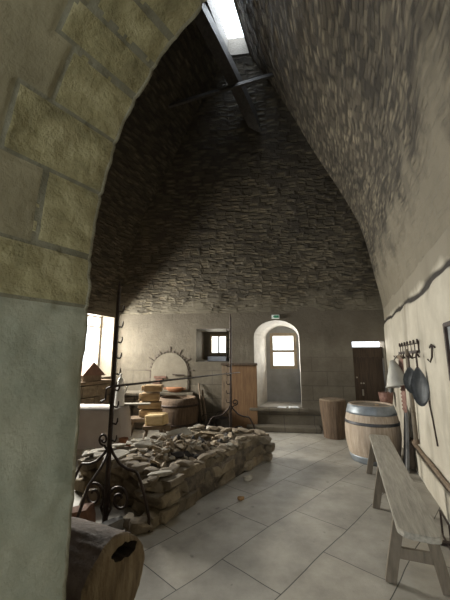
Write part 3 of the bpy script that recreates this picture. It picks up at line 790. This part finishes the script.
# utensil rack
t = thing('utensil_rack', 'iron utensil rack with a row of hooks high on the right wall', 'rack', rw(0, 0, 0))
bm = B(); box(bm, (-2.58, .04, 1.56), (1.36, .02, .035), bev=.003); obj('bar', bm, m_iron, t)
bm = B(); tube(bm, [(-1.90, .03, 1.66), (-3.26, .03, 1.66)], .008, 6); obj('top_rod', bm, m_iron, t)
for i in range(7):
    x = -1.94 - .215 * i
    bm = B(); tube(bm, [(x, .02, 1.56), (x, .02, 1.68), (x - .03, .035, 1.70), (x - .05, .04, 1.67)], .010, 6); tube(bm, [(x, .045, 1.56), (x, .06, 1.50), (x, .10, 1.485), (x, .125, 1.52)], .009, 6)
    obj('hook', bm, m_iron, t)
# zinc funnel hanging
t = thing('zinc_funnel', 'pale cone-shaped zinc hood hanging left on the utensil rack', 'funnel', rw(2.52, .17, 1.11) @ R(.18, 'Y') @ R(-.12, 'X') @ Matrix.Scale(.9, 4))
bm = B(); lathe(bm, [(.175, 0), (.165, .02), (.12, .17), (.06, .33), (.035, .39), (.03, .39), (.05, .32), (.11, .17), (.155, .02)], 32, closed_ends=False); obj('cone', bm, m_tin, t, True)
bm = B(); tube(bm, [(.0, -.02, .385), (.02, -.06, .43), (.0, -.10, .41)], .008, 6); obj('ring', bm, m_iron, t)
bm = B(); lathe(bm, [(.176, -.006), (.182, .0), (.178, .012)], 32, closed_ends=False); obj('rim', bm, m_tin, t, True)
# saw
t = thing('hand_saw', 'long rusty toothed saw blade hanging from the utensil rack', 'saw', rw(2.50, .10, 0) @ R(.5, 'Z'))
poly = [(-.03, 1.52), (.05, 1.52), (.065, 1.4)]
zz = 1.38
while zz > .80: poly += [(.085, zz - .02), (.055, zz - .045)]; zz -= .05
poly += [(.03, .76), (-.01, .78)]
bm = B(); prism(bm, poly, 0, .006); obj('blade', bm, m_rust, t)
bm = B(); box(bm, (.01, .005, 1.50), (.12, .03, .05), bev=.008); obj('handle', bm, m_old, t)
# long pole tool
t = thing('oven_peel', 'long wooden pole hanging from the rack beside the rusty saw', 'pole', rw(0, 0, 0))
bm = B(); tube(bm, [(-2.84, .085, 1.60), (-2.80, .075, 1.1), (-2.72, .06, .46)], [.022, .025, .027], 10); obj('shaft', bm, m_benchleg, t)
bm = B(); lathe(bm, [(.032, 0), (.032, .05)], 12, T(-2.72, .06, .44)); obj('ferrule', bm, m_old, t)
# skimmers
def skimmer(tt, zc, sx, sz, tilt, ztop, lab, off):
    t = thing('iron_skimmer', lab, 'skimmer', rw(tt, off, zc) @ R(tilt, 'Y') @ R(.75, 'Z'), group='iron skimmers on the rack')
    bm = B(); n = 20; poly = []
    for i in range(n):
        a = 2 * PI * i / n; x = math.cos(a) * sx; z = math.sin(a) * sz
        if z > 0: x *= (1 - .55 * (z / sz) ** 1.5)
        poly.append((x, z))
    rings = []
    for k, (s_, y) in enumerate(((1, .0), (.8, -.018), (.4, -.03))):
        rings.append([bm.verts.new((x * s_, y, z * s_)) for x, z in poly])
    for k in range(2):
        for i in range(n): bm.faces.new((rings[k][i], rings[k][(i + 1) % n], rings[k + 1][(i + 1) % n], rings[k + 1][i]))
    bm.faces.new(rings[2]); bmesh.ops.solidify(bm, geom=bm.faces[:], thickness=.006)
    obj('pan', bm, m_steel, t, True)
    bm = B(); tube(bm, [(0, 0, sz * .9), (0, .0, ztop - zc - .02), (0, -.03, ztop - zc), (0, -.045, ztop - zc - .03)], .011, 6); obj('handle', bm, m_iron, t)
skimmer(3.02, 1.23, .105, .16, .05, 1.53, 'left one of two dark iron skimmers hanging on the rack', .10)
skimmer(3.44, 1.19, .11, .21, .04, 1.53, 'right and longer dark iron skimmer hanging at the rack end', .09)
bm = B(); tube(bm, [(-3.50, .03, 1.05), (-3.58, .028, .85), (-3.66, .03, .64)], .008, 6)
o = obj('iron_rod', bm, m_iron, None, False, RIGHT); tag(o, 'thin iron rod against the right wall below the longer skimmer', 'rod')
# grey wooden board leaning behind the bench
t = thing('leaning_board', 'grey pointed wooden board leaning on the right wall behind the barrel', 'board', rw(2.30, .13, 0) @ R(.09, 'X'))
bm = B(); prism(bm, [(-.15, .0), (.15, .0), (.12, .55), (.07, .80), (.03, .84), (-.02, .80), (-.10, .5)], 0, .03); obj('board', bm, mat('weathered_board', [(.12, .12, .12), (.25, .25, .245)], stretch=(10, 10, 1), scale=3), t)
bm = B(); tube(bm, [(.03 + .035 * math.cos(a), .04, .93 + .09 * math.sin(a)) for a in [2 * PI * i / 14 - PI / 2 for i in range(15)]], .007, 6); obj('rope_loop', bm, m_iron, t)
# grey rag and red crate by the door corner
bm = B(); rows = []
for i in range(13):
    rows.append([])
    for j in range(13):
        x = -.14 + .28 * i / 12; z = .95 + .40 * j / 12
        rows[-1].append(bm.verts.new((x * (1.15 - .5 * (j / 12) ** 3) + .02 * nz((x, z, 0), 6), .05 + .03 * math.sin(x * 40) * (1 - j / 16), z)))
for i in range(12):
    for j in range(12): bm.faces.new((rows[i][j], rows[i + 1][j], rows[i + 1][j + 1], rows[i][j + 1]))
bmesh.ops.solidify(bm, geom=bm.faces[:], thickness=.02)
o = obj('hanging_rag', bm, m_rag, None, True, rw(.62, .02, -.12)); tag(o, 'pale grey cloth hanging on the right wall in the far corner', 'cloth')
t = thing('red_bucket', 'dull red bucket hanging in the far corner behind the barrel', 'bucket', rw(.80, .17, .66))
bm = B(); lathe(bm, [(.10, 0), (.13, .2), (.12, .2), (.09, .02)], 20); obj('body', bm, m_rust, t, True)
bm = B(); tube(bm, [(.12 * math.cos(a), 0, .2 + .10 * math.sin(a)) for a in [PI * i / 8 for i in range(9)]], .006, 6); obj('handle', bm, m_iron, t)
# small hook
t = thing('wall_hook', 'small iron hook alone on the right wall, right of the skimmers', 'hook', rw(3.84, .0, 1.54))
bm = B(); tube(bm, [(-.10, .02, .05), (-.02, .03, .08), (.05, .03, .05), (.07, .02, .07)], .008, 6); tube(bm, [(0, .02, .07), (0, .03, -.04), (.0, .05, -.09), (0, .07, -.06)], .009, 6); obj('hook', bm, m_iron, t)
# framed panel
t = thing('framed_notice', 'dark framed notice board on the right wall at the picture edge', 'panel', rw(4.72, .0, 1.54))
bm = B()
for x in (-.33, .33): box(bm, (x, .025, 0), (.035, .04, .46), bev=.003)
for z in (-.22, .22): box(bm, (0, .025, z), (.66, .04, .035), bev=.003)
obj('frame', bm, m_iron, t)
bm = B(); box(bm, (0, .015, .09), (.63, .015, .24)); obj('picture', bm, m_paint, t)
bm = B(); box(bm, (0, .015, -.12), (.63, .015, .18)); obj('lower_board', bm, m_ochre, t)
# iron frame by wall foot
t = thing('boot_scraper', 'small rectangular iron frame standing at the foot of the right wall', 'frame', rw(4.15, .14, 0))
bm = B(); tube(bm, [(-.13, 0, .01), (-.13, 0, .20), (.13, 0, .20), (.13, 0, .01), (-.13, 0, .01)], .009, 6); obj('frame', bm, m_iron, t)
bm = B(); box(bm, (0, 0, .011), (.05, .12, .02)); obj('foot', bm, m_iron, t)

# ---------------------------------------------------------------- hearth
A, Bc, Cc, Dd = V((-.58, 3.14)), V((.69, 5.1)), V((-.43, 5.52)), V((-1.72, 3.98))
hearth = thing('stone_hearth', 'low dry-stone hearth filled with ash in the middle of the floor', 'hearth', T(0, 0, 0))
bm = B(); q = random.Random(21); sd = 0
cen = (A + Bc + Cc + Dd) / 4
for (p, r_) in ((A, Bc), (Bc, Cc), (Cc, Dd), (Dd, A)):
    d_ = (r_ - p); L_ = d_.length; d_.normalize(); inn = V((-d_.y, d_.x))
    if (cen - p).dot(inn) < 0: inn = -inn
    rz = math.atan2(d_.y, d_.x); zb = 0
    for row in range(3):
        hh = (.135, .12, .115)[row]; s_ = q.uniform(-.08, 0)
        while s_ < L_ - .03:
            l = min(q.uniform(.10, .36), L_ - s_ + .02); dep = q.uniform(.22, .30)
            c = p + d_ * (s_ + l / 2) + inn * (.12 + row * .018 + q.uniform(-.02, .02))
            rock(bm, (l * .92, dep * .90, hh * q.uniform(.74, .90)), T(c.x, c.y, zb + hh / 2) @ R(rz + q.uniform(-.10, .10), 'Z') @ R(q.uniform(-.12, .12), 'X') @ R(q.uniform(-.14, .14), 'Y'), sd, 3, 5, 0, .55); sd += 1
            s_ += l * .88
        zb += hh * .95
for v in bm.verts: v.co.z = max(v.co.z, 0)
obj('stone_wall', bm, m_wallstone, hearth, False)
bm = B(); g = 56; rows = []
def quad(u, v, ins=.035):
    u = ins + (1 - 2 * ins) * u; v = ins + (1 - 2 * ins) * v
    p = (A.lerp(Bc, u)).lerp(Dd.lerp(Cc, u), v); return p
def ash_h(u, v):
    p = quad(u, v)
    mound = .19 * math.exp(-((u - .38) ** 2 / .05 + (v - .5) ** 2 / .10)) + .05 * math.exp(-((u - .9) ** 2 / .02 + (v - .3) ** 2 / .1)) - .10 * math.exp(-((u - .72) ** 2 / .02 + (v - .62) ** 2 / .06))
    e = min(u, v, 1 - u, 1 - v)
    return .27 + mound * min(1, e * 8) + .03 * nz((p.x, p.y, 0), 5) + .02 * nz((p.x, p.y, 3), 14)
for i in range(g + 1):
    rows.append([])
    for j in range(g + 1):
        p = quad(i / g, j / g); rows[-1].append(bm.verts.new((p.x, p.y, ash_h(i / g, j / g))))
for i in range(g):
    for j in range(g): bm.faces.new((rows[i][j], rows[i + 1][j], rows[i + 1][j + 1], rows[i][j + 1]))
lower = []
bd_ = [rows[i][0] for i in range(g)] + [rows[g][j] for j in range(g)] + [rows[i][g] for i in range(g, 0, -1)] + [rows[0][j] for j in range(g, 0, -1)]
low = [bm.verts.new((v.co.x, v.co.y, .0)) for v in bd_]
for i in range(len(bd_)): bm.faces.new((bd_[i], bd_[(i + 1) % len(bd_)], low[(i + 1) % len(low)], low[i]))
bm.faces.new(low)
obj('ash_bed', bm, m_ash, hearth, True)

# loose stones: eight shapes, copied
protos = {}
def stone_proto(k, size, m, seed, nm):
    bm = B(); rock(bm, size, None, seed, 2, 12)
    me = bpy.data.meshes.new(nm); bm.to_mesh(me); bm.free(); me.materials.append(m); return me
flat_pale = [stone_proto(i, (.16, .10, .035), m_pale, 50 + i, 'rim_stone') for i in range(4)]
flat_stone = [stone_proto(i, (.17, .11, .05), m_stone, 70 + i, 'rim_stone') for i in range(4)]
chips = [stone_proto(i, (.095, .055, .03), m_chip, 90 + i, 'stone_flake') for i in range(5)] + [stone_proto(i, (.09, .06, .025), m_pale, 120 + i, 'stone_flake') for i in range(1)]
coals = [stone_proto(i, (.08, .06, .05), m_char, 110 + i, 'charcoal_lump') for i in range(3)]
def put(nm, me, M, lab, cat, group):
    o = bpy.data.objects.new(nm, me); col.objects.link(o); o.matrix_world = M
    return tag(o, lab, cat, group)
q = random.Random(33)
def rim(u, v, z, pale, grp, lab, sc_=1.0):
    p = (A.lerp(Bc, u)).lerp(Dd.lerp(Cc, u), v)
    me = q.choice(flat_pale if pale else flat_stone)
    put('rim_stone', me, T(p.x, p.y, z) @ R(q.uniform(0, PI), 'Z') @ R(q.uniform(-.2, .2), 'X') @ Matrix.Scale(sc_ * q.uniform(.8, 1.2), 4), lab, 'stone', grp)
for i in range(15): rim(i / 15 + .02, .09 + q.uniform(-.015, .04), .365 + q.uniform(-.02, .02), q.random() < .08, 'loose stones on the right rim of the hearth', 'loose stone on the long right rim of the hearth')
for i in range(9): rim(.95 + q.uniform(-.02, .01), .1 + i / 10, .385, q.random() < .5, 'loose stones on the far rim of the hearth', 'loose stone on the short far rim of the hearth')
for i in range(14): rim(i / 14 + .02, .94, .385, q.random() < .8, 'pale stones on the left rim of the hearth', 'pale loose stone on the long left rim of the hearth')
for i in range(9): rim(.05, .1 + i / 10, .385, q.random() < .45, 'loose stones on the near rim of the hearth', 'loose stone on the short near rim of the hearth', 1.15)
for i in range(270):
    if i < 190: u, v = q.gauss(.40, .17), q.gauss(.42, .2)
    else: u, v = q.uniform(.05, .97), q.uniform(.06, .9)
    if not (.07 < u < .95 and .07 < v < .93) : continue
    p = quad(u, v, 0.0); uu = (u - .07) / .86; vv = (v - .07) / .86
    h = ash_h(min(1, max(0, uu)), min(1, max(0, vv)))
    M = T(p.x, p.y, h + .018 + q.uniform(0, .02)) @ R(q.uniform(0, 2 * PI), 'Z') @ R(q.uniform(-.7, .7), 'X') @ R(q.uniform(-.5, .5), 'Y') @ Matrix.Scale(q.uniform(.7, 1.5), 4)
    if q.random() < .12: put('charcoal_lump', q.choice(coals), M, 'black charcoal lump lying in the ash of the hearth', 'charcoal', 'charcoal in the hearth')
    else: put('stone_flake', q.choice(chips), M, 'small brown or pale stone flake heaped on the hearth ash', 'stone', 'stone flakes heaped on the hearth')
# two large pale slabs lit by the window
for k, (x, y, z, rz, rx, s_, lab) in enumerate(((-.62, 4.55, .47, .9, .5, (.30, .17, .05), 'largest pale slab tilted on top of the hearth heap'), (-.95, 4.15, .44, .4, .3, (.26, .15, .04), 'pale flat slab near the middle of the hearth heap'), (-1.2, 3.72, .43, 1.2, .2, (.26, .17, .04), 'flat pale slab on the near left end of the hearth'))):
    bm = B(); rock(bm, s_, None, 200 + k, 2, 7); o = obj('pale_slab', bm, m_pale, None, False, T(x, y, z) @ R(rz, 'Z') @ R(rx, 'X')); tag(o, lab, 'stone')
# fallen stones in front of the hearth
for k, (x, y, s_, m_, rz, lab) in enumerate((
        (-1.30, 3.10, (.26, .18, .17), m_red, .4, 'reddish-brown squared stone lying left of the iron stand foot'),
        (-1.00, 3.00, (.20, .13, .11), m_grey, .9, 'grey pointed stone lying in front of the iron stand'),
        (-.72, 3.05, (.17, .13, .10), m_stone, .2, 'small brown stone lying before the hearth near corner'),
        (-1.30, 2.84, (.20, .12, .06), m_pale, .3, 'pale flat stone between the log and the hearth'),
        (-.86, 3.12, (.14, .10, .09), m_stone, 1.4, 'brown stone between two others right of the stand foot'),
        (-1.40, 3.55, (.16, .13, .16), m_stone, .7, 'large brown stone beside the pier near the hearth'),
        (.28, 4.22, (.10, .08, .06), m_pale, .4, 'single pale pebble fallen at the middle of the hearth side'),
        (.17, 3.68, (.055, .035, .035), m_ochre, .2, 'tiny ochre fragment alone on the flagstones right of the hearth'))):
    bm = B(); rock(bm, s_, None, 300 + k, 2, 8)
    zmin = min(v.co.z for v in bm.verts)
    o = obj('fallen_stone', bm, m_, None, False, T(x, y, -zmin) @ R(rz, 'Z')); tag(o, lab, 'stone')

# ---------------------------------------------------------------- wrought iron spit stands
def spiral(cx, cz, r0, r1, a0, turns, n=26):
    return [(cx + (r0 + (r1 - r0) * i / n) * math.cos(a0 + turns * 2 * PI * i / n), 0, cz + (r0 + (r1 - r0) * i / n) * math.sin(a0 + turns * 2 * PI * i / n)) for i in range(n + 1)]
def make_stand(label, mw):
    t = thing('spit_stand', label, 'stand', mw)
    bm = B(); tube(bm, [(0, 0, 0), (0, 0, .7), (0, 0, 1.6), (0, 0, 2.2), (0, 0, 2.28)], [.026, .022, .019, .016, .006], 8); obj('post', bm, m_iron, t)
    for k in range(9):
        z = .72 + .155 * k
        bm = B(); tube(bm, [(.012, 0, z), (.06, 0, z - .008), (.075, 0, z + .02), (.075, 0, z + .05)], [.009, .009, .008, .006], 6); obj('notch_hook', bm, m_iron, t)
    for s_ in (-1, 1):
        bm = B(); tube(bm, [(0, 0, .68), (s_ * .05, 0, .60), (s_ * .13, 0, .52), (s_ * .22, 0, .485), (s_ * .31, 0, .475), (s_ * .34, 0, .44), (s_ * .38, 0, .36), (s_ * .43, 0, .24), (s_ * .465, 0, .12), (s_ * .47, 0, .012)], .013, 8); obj('leg', bm, m_iron, t, True)
        bm = B(); sp = spiral(.145, .22, .125, .03, -PI * .75, -1.55); sp = [(s_ * x, 0, z) for x, y, z in sp]
        tube(bm, [(s_ * .01, 0, .05)] + sp, .0125, 8); obj('scroll', bm, m_iron, t, True)
    for s_ in (-1,):
        bm = B(); tube(bm, [(0, 0, .62), (0, s_ * .10, .50), (0, s_ * .24, .40), (0, s_ * .34, .2), (0, s_ * .36, .012)], .013, 8); obj('leg', bm, m_iron, t, True)
    bm = B(); tube(bm, [(-.01, 0, .60)] + [(-x, 0, z) for x, y, z in spiral(.075, .72, .055, .02, -PI * .6, 1.3)], .010, 8); obj('scroll', bm, m_iron, t, True)
    return t
make_stand('tall wrought iron spit stand with scrolled feet at the near end of the hearth', T(-1.10, 3.20, 0) @ R(math.radians(-20), 'Z'))
make_stand('farther wrought iron spit stand with scrolled feet behind the hearth', T(.10, 5.74, 0) @ R(PI, 'Z'))
a = V((-1.13, 3.235, 1.225)); b = V((.20, 5.66, 1.225)); d = (b - a).normalized()
t = thing('roasting_spit', 'long iron roasting spit laid across the two scrolled stands', 'spit', T(0, 0, 0))
a = V((-1.05, 3.15, 1.225)); b = V((.175, 5.70, 1.225)); d = (b - a).normalized()
bm = B(); tube(bm, [a - d * .06, a.lerp(b, .5), b + d * .22], [.011, .011, .007], 8); obj('rod', bm, m_iron, t)
bm = B(); c0 = a - d * .06; tube(bm, [c0, c0 + V((-.05, 0, -.02)), c0 + V((-.055, 0, -.12)), c0 + V((-.10, 0, -.14))], .010, 8); obj('crank', bm, m_iron, t)

# ---------------------------------------------------------------- hollow log in the foreground
ax = V((.86, -.50, .03)).normalized()
yax = V((0, 0, 1)).cross(ax).normalized()
M = Matrix.Identity(4)
for j in range(3): M[j][0] = yax[j]; M[j][1] = ax.cross(yax)[j]; M[j][2] = ax[j]
for j, c in enumerate((-.64, 2.10, .225)): M[j][3] = c
t = thing('hollow_log', 'thick hollow log lying on the floor at the foot of the pier', 'log', M)
jl = lambda a, z: 1 + .10 * nz((math.cos(a) * 1.2, math.sin(a) * 1.2, z * .8), 1.5) + .03 * nz((math.cos(a) * 4, math.sin(a) * 4, z * 2), 2)
bm = B(); seg = 48
lathe(bm, [(.19 + .035 * i / 24, -.80 + .80 * i / 24) for i in range(25)], 96, jit=lambda a, z: jl(a, z) * (1 + .035 * nz((math.cos(a) * 9, math.sin(a) * 9, z * 4), 1)) , closed_ends=False); obj('bark', bm, m_bark, t, True)
bm = B(); rings = []                                       # sawn face with a rotten hole near its top
for rr, dz in ((1.0, 0), (.94, .02), (.7, .024), (.45, .024), (.22, .022)):
    rings.append([])
    for k in range(seg):
        a = 2 * PI * k / seg; r_ = .226 * jl(a, 0)
        hx, hy = .045, .13
        hr = .062 * (1 + .2 * math.sin(2 * a + 2) + .08 * math.sin(5 * a) + .05 * math.sin(9 * a))
        tt = (rr - .22) / .78
        x = r_ * math.cos(a) * tt + (hx + hr * 1.3 * math.cos(a)) * (1 - tt); y = r_ * math.sin(a) * tt + (hy + hr * .8 * math.sin(a)) * (1 - tt)
        rings[-1].append(bm.verts.new((x, y, dz + .008 * nz((x, y, 0), 25))))
for i in range(4):
    for k in range(seg): bm.faces.new((rings[i][k], rings[i][(k + 1) % seg], rings[i + 1][(k + 1) % seg], rings[i + 1][k]))
obj('sawn_face', bm, m_log_end, t, True)
HR = lambda k: .062 * (1 + .2 * math.sin(2 * 2 * PI * k / seg + 2) + .08 * math.sin(5 * 2 * PI * k / seg) + .05 * math.sin(9 * 2 * PI * k / seg))
bm = B(); r1 = []
for dz, s_ in ((.023, 1), (-.06, .9), (-.12, .7), (-.13, .01)):
    r1.append([bm.verts.new((.045 + HR(k) * 1.32 * math.cos(2 * PI * k / seg) * s_, .13 + HR(k) * .82 * math.sin(2 * PI * k / seg) * s_, dz)) for k in range(seg)])
for i in range(3):
    for k in range(seg): bm.faces.new((r1[i][k], r1[i][(k + 1) % seg], r1[i + 1][(k + 1) % seg], r1[i + 1][k]))
o = obj('rotten_hollow', bm, m_hollow, t, True)
